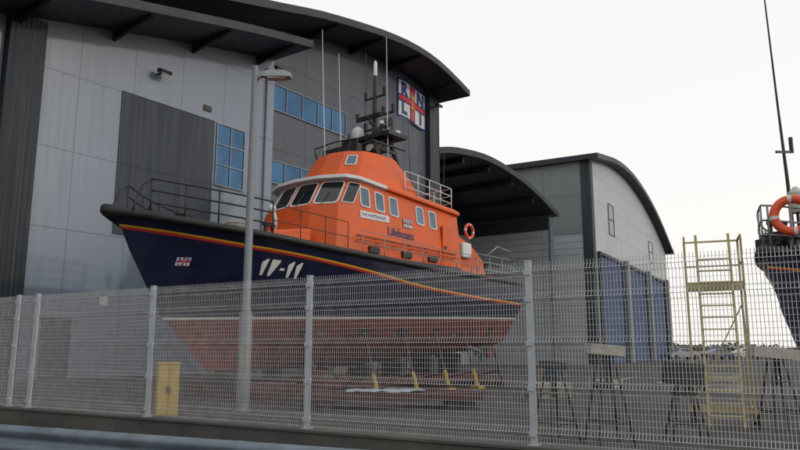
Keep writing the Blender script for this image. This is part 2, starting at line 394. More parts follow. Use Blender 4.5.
def ffn(u,v,o): return (22.95+u,.797-.05-o+.06*math.sin(u*2.2),15.55+v+.12*math.sin(u*1.9)-.05*u)
flag_geo(b,ffn,3.15,2.5,.012); b.obj('flag_emblem',mb,['white','flagblue','flagred','yellow'],recalc=False,merge=False)
b=B(); b.bb(-14,11.75,-.02,-.004,0,.5); b.bb(12,26.1,.77,.796,0,.5); b.obj('plinth',mb,['concrete'])
b=B(); b.bb(1.6,2.6,-.05,-.004,0.5,2.5); b.obj('door',mb,['dpanel'])
b=B(); b.bb(3.6,3.9,-.03,-.004,3.0,3.3); b.obj('wall_notice',mb,['letter'])
b=B(); b.tube([(11.2,-.12,0),(11.2,-.12,14.4)],.05,8); b.obj('downpipe',mb,['panel'],smooth=40)
# middle open hall
mh=thing('covered_bay','open boat bay under a curved dark roof','building',(3.5,48,0),A1)
mp_=[(-3.3,14.2),(0,15.0),(5,15.5),(10.5,15.1),(14,14.4),(17.9,13.3)]
PM=sample(mp_,-3.3,18.3,24)
b=B(); slab(b,PM,-.6,30,.45); b.obj('curved_roof',mh,['roof','soffit'],recalc=False)
b=B(); b.bb(17.3,17.9,0,30,0,12.0); b.obj('side_wall',mh,['lpanel'])
b=B(); b.bb(17.2,18.0,-.12,-.003,0,13.2); b.obj('edge_shade_cover',mh,['gpanel'])  # added dark cover, dulls the sunlit front edge of the side wall
b=B(); b.bb(17.25,17.95,.3,30,12.0,13.2); b.obj('upper_wall',mh,['ribbed'])
b=B(); b.bb(-3.2,17.2,8,8.4,0,14.0); b.obj('rear_wall',mh,['lpanel'])
b=B(); b.bb(-3.2,17.2,7.9,7.99,12,14.0); b.obj('rear_upper_band',mh,['ribbed'])  # dark strip across the top of the rear wall
for t in(2,6,10,14):
    b=B(); z=interp(mp_,t)-.45; b.bb(t-.12,t+.12,0,7.8,z,z+.42); b.obj('roof_beam',mh,['roof'])
b=B(); b.bb(4,9,7.8,7.89,0,7.5); b.obj('shutter_door',mh,['gpanel'])
# second building
A2=rad(60)
sb=thing('workshop_hall','white panelled workshop with an arched roof and tall blue doors','building',(18.1,65,0),A2)
sp_=[(0,19.3),(8,20.5),(15.5,20.7),(23,19.9),(30,18.4),(36,16.5),(40.5,14.8)]
PS=sample(sp_,0,40,24); PS2=sample(sp_,-.7,41,28)
b=B(); prism(b,PS,0,30); b.obj('wall',sb,['wpanel'])
b=B(); slab(b,PS2,-1.0,30.5,.5); b.obj('arched_roof',sb,['roof','soffit'],recalc=False)
b=B(); b.bb(-.06,-.004,.9,30,12.2,19.1); b.obj('side_cladding',sb,['opanel'])
b=B(); b.bb(-.05,-.004,.9,30,0,12.15); b.obj('side_lower_wall',sb,['lpanel'])
b=B(); b.bb(-.12,.8,-.08,.85,0,19.2); b.obj('corner_pier',sb,['ribbed'])
for x0,x1 in((1.9,11.2),(13.8,23.0),(26.5,36.0)):
    b=B(); b.bb(x0,x1,-.08,-.004,0,10.3); d=b.obj('blue_door',sb,['bluedoor'])
    b=B(); b.bb(x0-.45,x0,-.3,-.005,0,10.6); b.bb(x1,x1+.45,-.3,-.005,0,10.6); b.bb(x0,x1,-.3,-.005,10.3,10.6); b.obj('door_frame',d,['roof'])
for x in(12.5,24.75,37.5):
    b=B(); b.bb(x-.6,x+.6,-.55,-.006,0,10.8); b.obj('door_pier',sb,['opanel'])
bwindow(sb,6.6,8.8,13,16.2,-.004,1,2,'boatglass','roof')
bwindow(sb,27.5,30,12.4,15,-.004,1,2,'boatglass','roof')
b=B(); b.bb(-3,-.13,8,22,0,9.0); b.obj('lean_to_wall',sb,['lpanel'])
b=B(); b.bb(-3.3,-.13,7.7,22.3,9.0,9.4); b.obj('lean_to_roof',sb,['roof'])
# ------------------------------------------------------------ lifeboat
class Hull:
    def __init__(s,sx,sy,sz,zo,rake=1.0,sto=0.0):
        s.k=(sx,sy,sz,zo)
        st=[(.2,4.85),(3,4.45),(5,4.25),(7.5,3.97),(10,3.66),(13.5,3.45),(17,3.35)]
        st=[(a,c-sto) for a,c in st]
        sh=[(0,5.22),(1.7,4.95),(3,4.8),(5.75,4.55),(9,4.38),(11,4.3),(17,4.22)]
        s.st=st; s.sh=sh
        wl=lambda x:2.22+.028*x
        s.rows=[(3.4,lambda x:.85+max(0,x-9)*.07,.07,3),(3.1,lambda x:1.12+max(0,x-9)*.05,.9,2.6),(2.75,lambda x:1.5+max(0,x-9)*.035,1.75,2.8),(1.95,wl,2.42,3.3),
         (1.85,lambda x:wl(x)+.07,2.45,3.35),(1.25,lambda x:.55*wl(x)+.45*interp(st,x)-.03,2.62,4.1),(.75,lambda x:.22*wl(x)+.78*interp(st,x)-.05,2.73,4.9),
         (.50,lambda x:interp(st,x)-.11,2.79,5.4),(.45,lambda x:interp(st,x)-.05,2.81,5.5),(.40,lambda x:interp(st,x),2.82,5.6),(.0,lambda x:interp(sh,x),2.88,6.3)]
        s.rows=[(a*rake,f_,c,d) for a,f_,c,d in s.rows]
        s.mt=[0,0,0,3,1,1,1,4,2,1]
    def rb(s,i,x):
        x0,zf,bm,n=s.rows[i]; u=max(0,min(1,(x-x0)/(17-x0)))
        return bm*(1-(1-u)**n)*(1-.07*max(0,(u-.6)/.4)**2)
    def P(s,x,y,z): sx,sy,sz,zo=s.k; return (x*sx,y*sy,z*sz+zo)
    def hb(s,x,z):
        q=[(s.rows[i][1](x),s.rb(i,x)) for i in range(len(s.rows)) if x>s.rows[i][0]]
        for a,c in zip(q,q[1:]):
            if a[0]<=z<=c[0]: t=(z-a[0])/(c[0]-a[0]); return a[1]+(c[1]-a[1])*t
        return q[-1][1]
    def build(s,par,mats):
        b=B(); N=56
        def pt(i,k,sg):
            x0=s.rows[i][0]; u=(k/N)**1.5; x=x0+(17-x0)*u
            return s.P(x,sg*s.rb(i,x),s.rows[i][1](x))
        for sg in(-1,1):
            for i in range(len(s.rows)-1):
                for k in range(N): b.face([pt(i,k,sg),pt(i,k+1,sg),pt(i+1,k+1,sg),pt(i+1,k,sg)],s.mt[i])
        for k in range(N): b.face([pt(0,k,-1),pt(0,k+1,-1),pt(0,k+1,1),pt(0,k,1)],0)
        for i in range(len(s.rows)-1): b.face([pt(i,N,-1),pt(i,N,1),pt(i+1,N,1),pt(i+1,N,-1)],s.mt[i])
        b.obj('hull',par,mats,smooth=35)
        d=B(); t=len(s.rows)-1
        for k in range(N):
            p=[Vector(pt(t,kk,sg)) for kk,sg in((k,-1),(k+1,-1),(k+1,1),(k,1))]
            c0=(p[0]+p[3])/2+Vector((0,0,.07)); c1=(p[1]+p[2])/2+Vector((0,0,.07))
            d.face([p[0],p[1],c1,c0]); d.face([c0,c1,p[2],p[3]])
        d.obj('deck',par,['deck'],smooth=True)
        f=B(); xs=[17*(i/40)**1.5 for i in range(41)]
        path=[s.P(x,-s.rb(t,x)-.02,interp(s.sh,x)-.06) for x in xs[::-1]]+[s.P(x,s.rb(t,x)+.02,interp(s.sh,x)-.06) for x in xs[1:]]
        k=1 if s.k[0]==1 else .6
        f.tube(path,[ k*(.10+.06*max(0,1-abs(i-40)/9)) for i in range(len(path))],8); f.obj('rubber_fender',par,['rubber'],smooth=True)
BA=rad(49.5)
bt=thing('lifeboat','large orange and navy lifeboat numbered 17-11 propped ashore on a cradle','boat',(-7.9,18.4,0),BA)
H=Hull(1,1,1,0); H.build(bt,['red','navy','yellow','white','redline'])
def hfn(s0,z0):
    def f(u,v,o):
        x=s0+u; z=z0+v; return (x,-(H.hb(x,z)+.012+o),z)
    return f
fn=hfn(3.84,3.60); vs,fs=digits_geo('17-11',.46,.88,.14)
b=B(); b.add([fn(x,y-.05*x,.0) for x,y in vs],fs); b.obj('hull_number',bt,['letter'],recalc=False,merge=False)
b=B(); flag_geo(b,hfn(1.78,3.75),.34,.24,.003); b.obj('flag_emblem',bt,['white','flagblue','flagred','yellow'],recalc=False,merge=False)
for k in range(3):
    b=B(); x=6.5+k*3.2; z=1.9
    f=hfn(x,z); b.face([f(0,0,.01),f(.3,0,.01),f(.3,.12,.01),f(0,.12,.01)]); b.obj('anode',bt,['greymetal'],recalc=False)
XA=13.3
LV=[(4.25,6.1,2.2),(6.12,6.3,2.1),(7.06,6.85,1.98),(7.09,6.58,2.13),(7.21,6.6,2.13),(7.38,7.1,1.85)]
def ring(l,xa=XA):
    z,xf,wd=LV[l]
    half=[(xf,0),(xf+.12,.48*wd),(xf+.55,.9*wd),(xf+1.05,wd),(9,wd),(10.5,wd),(12,wd),(xa,wd),(xa,0)]
    def Z(x): return z-(0 if l==0 else .075*max(0,x-7.2))
    return [Vector((x,-y,Z(x))) for x,y in half], [Vector((x,y,Z(x))) for x,y in half]
b=B()
for l in range(len(LV)-1):
    for side in(0,1):
        r0=ring(l)[side]; r1=ring(l+1)[side]
        for i in range(len(r0)-1): b.face([r0[i],r0[i+1],r1[i+1],r1[i]], 1 if l in(2,3) and i<4 else 0)
r=ring(len(LV)-1)
for i in range(len(r[0])-1): b.face([r[0][i],r[0][i+1],r[1][i+1],r[1][i]],0)
sup=b.obj('wheelhouse',bt,['orange','white'],smooth=18,bevel=.02)
def wonq(par,A,Bq,C,D,u0,u1,v0,v1,r=.07,gl='boatglass',fr='rubber',fw=.045,name='window'):
    A,Bq,C,D=map(Vector,(A,Bq,C,D)); n=(Bq-A).cross(D-A).normalized()
    def P(u,v,o): return (A*(1-u)+Bq*u)*(1-v)+(D*(1-u)+C*u)*v+n*o
    W=(Bq-A).length; Hh=(D-A).length
    def rr(g,rad_):
        pts=[]; a0=u0+g/W;a1=u1-g/W;c0=v0+g/Hh;c1=v1-g/Hh; ru=rad_/W;rv=rad_/Hh
        for cx,cy,st in((a1-ru,c1-rv,0),(a0+ru,c1-rv,90),(a0+ru,c0+rv,180),(a1-ru,c0+rv,270)):
            for k in range(5):
                t=rad(st+k*22.5); pts.append((cx+ru*math.cos(t),cy+rv*math.sin(t)))
        return pts
    o1=rr(0,r);o2=rr(fw,max(.02,r-fw*.6))
    g=B(); g.face([P(u,v,.014) for u,v in o2]); go=g.obj(name,par,[gl],recalc=False)
    f=B(); N=len(o1)
    for i in range(N):
        j=(i+1)%N
        f.face([P(*o1[i],.03),P(*o1[j],.03),P(*o2[j],.03),P(*o2[i],.03)]); f.face([P(*o1[i],0),P(*o1[j],0),P(*o1[j],.03),P(*o1[i],.03)]); f.face([P(*o2[i],.03),P(*o2[j],.03),P(*o2[j],.01),P(*o2[i],.01)])
    f.obj('window_frame',go,[fr],recalc=False)
p1,s1=ring(1); p2,s2=ring(2)
for i in(0,1):
    wonq(sup,p1[i],p1[i+1],p2[i+1],p2[i],.05,.95,.05,.97,.14,'boatglass','white',.05)
    wonq(sup,s1[i+1],s1[i],s2[i],s2[i+1],.05,.95,.05,.97,.14,'boatglass','white',.05)
wonq(sup,p1[2],p1[3],p2[3],p2[2],.08,.92,.1,.94,.07,'boatglass','white',.03)
for (a,c,d,e,sg) in ((p1[0],p1[1],p2[1],p2[0],1),(p1[1],p1[2],p2[2],p2[1],1)):
    b=B(); A_=Vector(a)*.6+Vector(c)*.4; D_=Vector(e)*.45+Vector(d)*.55; n_=(Vector(c)-Vector(a)).cross(Vector(e)-Vector(a)).normalized()*.05
    b.tube([A_+n_,A_*.45+D_*.55+n_],.012,5); b.obj('wiper',sup,['blackmetal'])
def sidequad(x0,x1,sg):
    def pt(x,l):
        z,xf,wd=LV[l]; return (x,sg*wd,z-.075*max(0,x-7.2))
    if sg<0: return pt(x0,1),pt(x1,1),pt(x1,2),pt(x0,2)
    return pt(x1,1),pt(x0,1),pt(x0,2),pt(x1,2)
for x0,x1 in((7.68,8.16),(8.42,8.9),(9.16,9.64),(10.65,11.1),(11.4,11.85)):
    for sg in(-1,1): wonq(sup,*sidequad(x0,x1,sg),0,1,.10,.84,.09,'blueglass','white',.045)
def wy(z): return 2.2-.1*(z-4.25)/1.87
def sfn(x0,z0):
    return lambda u,v,o:(x0+u,-(wy(z0+v)+.014+o),z0+v)
f=sfn(9.0,5.36); vs,fs=text_geo('Lifeboats',.42,.006,0,'LEFT'); b=B(); b.add([f(x*.93,y-.03*x,0) for x,y in vs],fs); b.obj('side_lettering',sup,['navytext'],recalc=False,merge=False)
b=B(); flag_geo(b,sfn(9.85,5.72),.5,.32,.003); b.obj('flag_emblem',sup,['white','flagblue','flagred','yellow'],recalc=False,merge=False)
f=sfn(7.65,5.78); b=B(); b.face([f(0,0,0),f(1.45,0,0),f(1.45,.24,0),f(0,.24,0)],0); vs,fs=text_geo('THE WHITEHEADS',.17,.002,0,'LEFT'); b.add([f(.06+x*.86,.06+y,.004) for x,y in vs],fs,1); b.obj('name_board',sup,['white','navytext'],recalc=False,merge=False)
for z,mm,nm in((5.15,'blackmetal','grab_rail'),(5.0,'orange','side_step_rail')):
    b=B(); o_=.09 if z>5.1 else .22
    b.tube([(7.4,-wy(z)-o_,z),(12.9,-wy(z)-o_,z-.12)],.018 if z>5.1 else .03,6)
    for k in range(7): x=7.5+k*.88; b.tube([(x,-wy(z),z-.02*k),(x,-wy(z)-o_,z-.02*k)],.014,6)
    b.obj(nm,sup,[mm])
b=B(); b.bb(12.1,12.75,-2.2,-2.12,4.5,6.1); dr=b.obj('door',sup,['orange'],bevel=.02)
b=B(); b.bb(12.18,12.3,-2.24,-2.201,5.2,5.3); b.obj('handle',dr,['blackmetal'])
for x in(8.0,9.7,11.2):
    b=B(); b.bb(x,x+.5,-2.26,-2.17,4.62,4.85); b.obj('air_vent',sup,['blackmetal'],bevel=.02)
b=B(); b.bb(7.1,13.2,-2.26,2.26,4.2,4.55); b.obj('coaming',sup,['navy'],bevel=.03)
b=B(); fr=[(13.3,4.2),(13.3,5.9),(14.2,5.6),(15.1,5.0),(15.3,4.2)]
for sg in(-1,1): b.face([(x,sg*2.0,z) for x,z in fr])
for i in range(len(fr)-1): b.face([(fr[i][0],-2,fr[i][1]),(fr[i+1][0],-2,fr[i+1][1]),(fr[i+1][0],2,fr[i+1][1]),(fr[i][0],2,fr[i][1])])
ac=b.obj('aft_cabin',bt,['orange'],bevel=.05)
b=B(); b.torus((13.95,-2.12,6.1),.27,.06,(0,1,.0),24,8,lambda i:1 if i%6==0 else 0); b.obj('lifebuoy',bt,['buoy','white'],smooth=True)
b=B(); b.bb(13.4,14.0,-2.2,-2.01,5.0,5.6); b.obj('raft_canister',bt,['white'],bevel=.06)
b=B(); pr=[(4.3,4.6),(4.55,5.05),(6.2,5.3),(6.2,4.5)]
for sg in(-1,1): b.face([(x,sg*1.35,z) for x,z in pr])
for i in range(len(pr)-1): b.face([(pr[i][0],-1.35,pr[i][1]),(pr[i+1][0],-1.35,pr[i+1][1]),(pr[i+1][0],1.35,pr[i+1][1]),(pr[i][0],1.35,pr[i][1])])
b.obj('foredeck_trunk',bt,['orange'],bevel=.06)
b=B(); b.tube([(2.3,0,4.8),(2.3,0,5.0),(2.3,0,5.15),(2.3,0,5.35),(2.3,0,5.42)],[.2,.13,.12,.2,.17],14); b.obj('capstan',bt,['blackmetal'],smooth=40)
b=B(); b.bb(2.6,3.2,-.3,.3,4.75,5.15); b.obj('windlass_motor',bt,['blackmetal'],bevel=.04)
b=B(); b.tube([(1.3,0,4.9),(1.3,0,5.4)],.07,10); b.tube([(1.3,-.2,5.25),(1.3,.2,5.25)],.05,8); b.obj('bitt',bt,['blackmetal'],smooth=40)
b=B(); 
for k in range(5): b.torus((3.6,-.9,4.86+.07*k),.3,.05,(0,0,1),18,6)
b.obj('rope_coil',bt,['wood'],smooth=True)
b=B(); b.tube([(5.0,-1.0,5.15),(5.0,-1.0,5.5),(4.9,-1.0,5.75)],.05,8); b.sphere((4.85,-1.0,5.8),.13); b.obj('deck_vent',bt,['white'],smooth=True)
b=B(); b.tube([(5.4,.9,5.2),(5.4,.9,5.7)],.05,8); b.sphere((5.35,.9,5.75),.13); b.obj('deck_vent',bt,['white'],smooth=True)
for x,y in((1.9,-1.0),(4.0,-1.9)):
    b=B(); b.tube([(x-.1,y,4.85),(x-.1,y,5.15)],.05,8); b.tube([(x+.15,y,4.82),(x+.15,y,5.12)],.05,8); b.tube([(x-.2,y,5.05),(x+.25,y,5.05)],.04,8); b.obj('mooring_bollard',bt,['blackmetal'],smooth=40)
def deckrail(name,xs,inset,h,mat_,r=.022,mid=(.5,),sides=(-1,1),bow=False):
    b=B(); top=len(H.rows)-1
    def base(x,sg): return Vector((x,sg*max(.05,H.rb(top,x)-inset),interp(H.sh,x)))
    for sg in sides:
        for x in xs:
            p=base(x,sg); b.tube([p,p+Vector((0,0,h))],r,6)
        for fr_ in list(mid)+[1]:
            n=24; b.tube([base(xs[0]+(xs[-1]-xs[0])*i/n,sg)+Vector((0,0,h*fr_)) for i in range(n+1)],r,6)
        if bow: p=base(xs[0],sg); b.tube([p+Vector((0,0,h)),p+Vector((-.25,0,h*.8)),p+Vector((-.45,0,h*.3)),p+Vector((-.5,0,.05))],r,6)
    return b.obj(name,bt,[mat_],smooth=True)
deckrail('bow_rail',[.95,1.7,2.5,3.3,4.0],.25,1.02,'blackmetal',.026,(.35,.68),bow=True)
deckrail('forward_rail',[4.0,4.9,5.8,6.7],.25,.95,'blackmetal',.014,(.5,))
deckrail('side_rail',[7.2,8.2,9.2,10.2,11.2,12.2,13.2],.12,.75,'greymetal',.014)
b=B(); top=len(H.rows)-1
path=[(13.9,-2.5),(14.8,-2.5),(15.8,-2.45),(16.8,-2.4),(16.85,-1.2),(16.85,0),(16.85,1.2),(16.8,2.4),(15.8,2.45),(14.8,2.5),(13.9,2.5)]
for x,y in path: b.tube([(x,y,4.22),(x,y,5.15)],.02,6)
for z in(.35,.65,.93): b.tube([(x,y,4.22+z) for x,y in path],.02,6)
b.tube([(14.6,-2.5,5.15),(15.4,-2.5,5.6),(16.4,-2.45,5.5),(16.8,-2.4,5.1)],.03,6)
b.obj('stern_rail',bt,['greymetal'],smooth=True)
for x0,x1,y0,y1,z1 in((15.5,16.5,-1.9,-1.0,4.9),(15.6,16.3,-.7,.6,4.75),(15.7,16.4,1,1.9,4.95)):
    b=B(); b.bb(x0,x1,y0,y1,4.25,z1); b.bb(x0-.03,x1+.03,y0-.03,y1+.03,z1,z1+.05); b.obj('stern_locker',bt,['rubber'],bevel=.03)
b=B(); zr=lambda x:7.3-.075*(x-7.2)
pp=[(10.4,-1.75),(11.1,-1.8),(11.8,-1.8),(12.5,-1.8),(13.2,-1.8),(13.25,-.9),(13.25,0),(13.25,.9),(13.2,1.8),(12.5,1.8),(11.8,1.8),(11.1,1.8),(10.4,1.75)]
for x,y in pp: b.tube([(x,y,zr(x)),(x,y,zr(x)+.9)],.02,6)
for z in(.3,.6,.9): b.tube([(x,y,zr(x)+z) for x,y in pp],.02,6)
b.obj('roof_rail',bt,['white'],smooth=True)
b=B(); ul=[(7.15,7.35,1.75),(7.75,7.75,1.55),(8.35,8.1,1.35),(8.5,8.25,1.25)]
def uring(z,xf,wd,xa): 
    h=[(xf,0),(xf+.15,.55*wd),(xf+.6,.93*wd),(xf+1,wd),(xa,wd),(xa,0)]
    return [Vector((x,-y,z)) for x,y in h],[Vector((x,y,z)) for x,y in h]
xas=[11.2,10.9,10.4,10.3]
for l in range(3):
    for sd_ in(0,1):
        r0=uring(*ul[l],xas[l])[sd_]; r1=uring(*ul[l+1],xas[l+1])[sd_]
        for i in range(5): b.face([r0[i],r0[i+1],r1[i+1],r1[i]])
r=uring(*ul[3],xas[3])
r_in=uring(8.05,8.45,1.05,10.1)
for sd_ in(0,1):
    for i in range(5): b.face([r[sd_][i],r[sd_][i+1],r_in[sd_][i+1],r_in[sd_][i]])
for i in range(5): b.face([r_in[0][i],r_in[0][i+1],r_in[1][i+1],r_in[1][i]],1)
up=b.obj('upper_bridge',bt,['orange','deck'],smooth=10,bevel=.03)
u1=uring(*ul[1],0); u2=uring(*ul[2],0)
wonq(up,u1[0][1],u1[0][2],u2[0][2],u2[0][1],.2,.75,.15,.85,.06,'blueglass','white',.04)
b=B()
for y in(-.8,-.3,.3,.8): b.tube([(8.35,y,8.45),(8.5,y,8.85)],.015,6)
b.tube([(8.6,-1.1,8.5),(8.5,-1.1,8.9),(8.45,0,8.95),(8.5,1.1,8.9),(8.6,1.1,8.5)],.03,6)
b.obj('bridge_rail',up,['blackmetal'])
b=B(); b.bb(8.7,9.0,-.9,.9,8.2,8.85); b.obj('console',up,['rubber'],bevel=.04)
for y in(-.45,.45):
    b=B(); b.bb(9.4,9.9,y-.25,y+.25,8.1,8.7); b.bb(9.85,9.97,y-.25,y+.25,8.6,9.3); b.obj('seat',up,['blackmetal'],bevel=.02)
b=B()
for y in(-.95,.95):
    b.tube([(9.6,y,8.2),(9.9,y*.9,8.9),(10.4,y*.75,9.45)],.10,8); b.tube([(11.4,y,7.1),(11.1,y*.85,8.4),(10.7,y*.75,9.45)],.10,8)
    b.bar((9.75,y,8.6),(11.15,y*.9,8.25),.1,.1); b.bar((9.9,y*.9,8.9),(11.0,y*.85,8.9),.08,.12)
b.bb(10.0,11.1,-1.3,1.3,9.4,9.56); b.bb(10.1,10.9,-.45,.45,9.0,9.4)
b.tube([(9.3,-1.25,8.95),(11.0,-1.25,8.95)],.045,6); b.tube([(9.3,1.25,8.95),(11.0,1.25,8.95)],.045,6); b.tube([(9.3,-1.25,8.95),(9.3,1.25,8.95)],.045,6)
b.tube([(9.3,-1.25,8.95),(9.5,-1.2,8.3)],.04,6); b.tube([(9.3,1.25,8.95),(9.5,1.2,8.3)],.04,6)
b.tube([(10.65,0,9.45),(10.65,0,11.2),(10.65,0,12.2)],[.13,.10,.07],10)
b.bar((10.65,-1.0,10.5),(10.65,1.0,10.5),.08,.08); b.bar((10.65,-.55,11.3),(10.65,.55,11.3),.07,.07); b.bar((10.65,-.8,10.0),(10.65,.8,10.0),.07,.07); b.bar((10.65,0,9.7),(10.65,-.8,10.0),.05,.05); b.bar((10.65,0,9.7),(10.65,.8,10.0),.05,.05)
for y,z in((-.95,10.5),(.95,10.5),(-.5,11.3),(.5,11.3),(-.75,10.0),(.5,10.0),(-.45,10.5)): b.tube([(10.65,y,z),(10.65,y,z+.3)],[.07,.09],8)
b.tube([(10.3,-1.2,9.5),(10.3,-1.2,10.1)],.04,6); b.tube([(10.3,1.1,9.5),(10.3,1.1,9.9)],.04,6)
b.tube([(10.65,.0,10.1),(10.35,0,10.2),(10.35,0,10.35)],.06,6); b.bar((10.35,-.6,10.42),(10.35,.6,10.42),.1,.14)
b.tube([(10.4,-.5,9.55),(10.4,-.5,9.85)],[.22,.17],10)
for y,z in((-.95,8.72),(.95,8.72)):
    b.tube([(9.6,y,z),(9.35,y,z+.05)],[.16,.18],10)
ms=b.obj('mast',bt,['blackmetal'],smooth=35)
b=B(); b.tube([(10.65,0,12.2),(10.65,0,12.75),(10.65,0,12.85)],[.08,.07,.02],8); b.obj('mast_light',ms,['white'],smooth=40)
b=B(); b.tube([(10.3,.6,9.56),(10.3,.6,9.8),(10.3,.6,10.0),(10.3,.6,10.12)],[.2,.26,.22,.05],12); b.obj('antenna_dome',ms,['white'],smooth=40)
b=B(); b.bar((10.0,-.95,9.92),(10.75,-.2,9.92),.14,.12); b.obj('radar_scanner',ms,['white'],smooth=40)
for y in(-.95,1.1): 
    b=B(); b.tube([(10.9,y,9.56),(10.9,y,9.66),(10.9,y,9.76),(10.9,y,9.8)],[.13,.15,.1,.02],10); b.obj('antenna_dome',ms,['white'],smooth=40)
b=B(); b.tube([(9.36,-.95,8.77),(9.3,-.95,8.78)],.16,12); b.obj('searchlight',ms,['lampglass'])
for x,y,z,h,lean,c in((8.4,.45,8.3,5.1,-.25,'white'),(9.0,.2,8.3,4.3,-.2,'white'),(10.7,.6,9.5,3.9,.05,'blackmetal'),(10.3,-1.0,8.2,5.2,-.12,'white'),(11.3,-1.3,7.0,3.4,-.2,'blackmetal'),(12.8,-1.7,6.9,2.4,.1,'blackmetal')):
    b=B(); b.tube([(x,y,z),(x,y,z+.4),(x+lean*.5,y,z+h*.5),(x+lean,y,z+h)],[.035,.02,.016,.010],6); b.obj('whip_antenna',bt,[c])
for sg in(-1,1):
    b=B(); b.bb(16.2,16.75,sg*1.3-.04,sg*1.3+.04,1.1,2.2); b.obj('rudder',bt,['red'],bevel=.02)
    b=B(); c=Vector((15.9,sg*1.3,1.35)); b.tube([c+Vector((-1.6,0,.35)),c],.06,8); b.tube([c+Vector((-.1,0,0)),c+Vector((.12,0,0))],[.12,.05],10)
    for k in range(5):
        a=k*2*math.pi/5; u=Vector((0,math.cos(a),math.sin(a))); w_=Vector((0,-math.sin(a),math.cos(a)))
        b.face([c+u*.08+w_*.05+Vector((.05,0,0)),c+u*.3+w_*.18+Vector((.09,0,0)),c+u*.42,c+u*.3-w_*.16-Vector((.09,0,0)),c+u*.08-w_*.05-Vector((.05,0,0))])
    b.obj('propeller',bt,['greymetal'],recalc=False)
# cradle
cr=thing('boat_cradle','dark steel cradle with short yellow props under the lifeboat hull','boat cradle',(-7.9,18.4,0),BA)
b=B()
for y in(-1.3,1.3): b.bb(3.6,16,y-.12,y+.12,.22,.52)
for x in(4.2,8,11.8,15.4): b.bb(x-.13,x+.13,-2.7,2.7,.0,.22)
b.obj('frame',cr,['rust'],bevel=.01)
for x in(4.2,6,8,10,11.8,13.6,15.4):
    b=B(); b.bb(x-.15,x+.15,-.5,.5,.22,.85+max(0,x-9)*.07-.01); b.obj('keel_block',cr,['darkwood'])
for x in(5.6,8,10,11.8,13.6,15.4):
    for sg in(-1,1):
        b=B(); zt=H.rows[3][1](x)-.42; yb=2.0 if x>6 else 1.75
        yl=x in(8,10,11.8,13.6)
        b.tube([(x,sg*2.6,.1),(x,sg*yb,zt)],.045,8,0); b.tube([(x,sg*2.6,.1),(x,sg*(2.6-.3*(2.6-yb)),.1+.3*(zt-.1))],.075,8,1 if yl else 0); b.box((x,sg*2.6,.05),(.4,.4,.1),1 if yl else 0); b.box((x,sg*yb,zt),(.4,.3,.06),0,Matrix.Rotation(sg*rad(40),3,'X'))
        b.tube([(x,sg*2.4,.6),(x,sg*1.3,.4)],.04,6)
        b.obj('prop',cr,['blackmetal','binyellow'])
# ------------------------------------------------------------ street lamp
sl=thing('street_lamp','grey steel lighting column with a single flat lantern','street lamp',(-3.78,17.3,0))
b=B(); b.tube([(0,0,0),(0,0,2.3),(0,0,2.45),(0,0,8.75)],[.165,.165,.105,.075],16); b.bb(-.22,.22,-.22,.22,0,.03); b.obj('column',sl,['galv'],smooth=35)
b=B(); b.bb(-.06,.06,-.175,-.15,.8,1.6); b.obj('access_door',sl,['greymetal'])
b=B(); b.tube([(0,0,8.3),(.1,0,8.45),(.28,0,8.5)],.045,8)
b.obj('arm',sl,['galv'],smooth=True)
b=B(); vs=[]
pr=[(.15,.05,8.47,8.56),(.3,.13,8.43,8.62),(.75,.17,8.42,8.62),(.95,.12,8.43,8.54)]
for i in range(3):
    a,c=pr[i],pr[i+1]
    def q(p): x,h,z0,z1=p; return [Vector((x,-h,z0)),Vector((x,h,z0)),Vector((x,h*.7,z1)),Vector((x,-h*.7,z1))]
    A_,C_=q(a),q(c)
    for k in range(4): b.face([A_[k],A_[(k+1)%4],C_[(k+1)%4],C_[k]])
b.face(q(pr[0])); b.face(q(pr[3]))
hd=b.obj('lantern',sl,['greymetal'],bevel=.015)
b=B(); b.bb(.35,.8,-.12,.12,8.395,8.42); b.obj('lantern_glass',hd,['lampglass'])
# ------------------------------------------------------------ stands
def make_stand(top,padmat,label,loc,rz,pw=.6,ph=.17,group='boat stands in the yard'):
    e=thing('boat_stand',label,'boat stand',loc,rz,group)
    b=B(); w_=.30
    for sx in(-1,1):
        for sy in(-1,1): b.bar((sx*w_,sy*.26,0),(sx*.1,sy*.07,top-ph),.035,.035)
        b.bar((sx*w_*.78,-.21,top*.25),(sx*w_*.78,.21,top*.25),.025,.025)
    for sy in(-1,1):
        b.bar((-w_*.8,sy*.21,top*.22),(w_*.8,sy*.21,top*.22),.025,.025); b.bar((-.19,sy*.14,top*.6),(.19,sy*.14,top*.6),.025,.025)
    b.tube([(0,0,top*.55),(0,0,top-ph*.8)],.03,8)
    b.obj('frame',e,['blackmetal'])
    b=B(); b.box((0,0,top-ph/2),(pw,.26,ph),0,Matrix.Rotation(rad(5),3,'Y')); b.obj('pad',e,[padmat],bevel=.015)
    return e
make_stand(1.55,'wood','dark steel boat stand topped by a pale timber pad',(3.3,11.45,0),.2)
make_stand(1.26,'darkwood','dark steel boat stand topped by a deep black pad',(4.75,12,0),-.1,.62,.36)
make_stand(1.50,'wood','dark steel boat stand with wide pale pad under a hull',(6.95,13.2,0),.1,.95,.2)
make_stand(1.28,'darkwood','dark steel boat stand topped by a black pad',(2.55,11.9,0),.5,.4,.12)
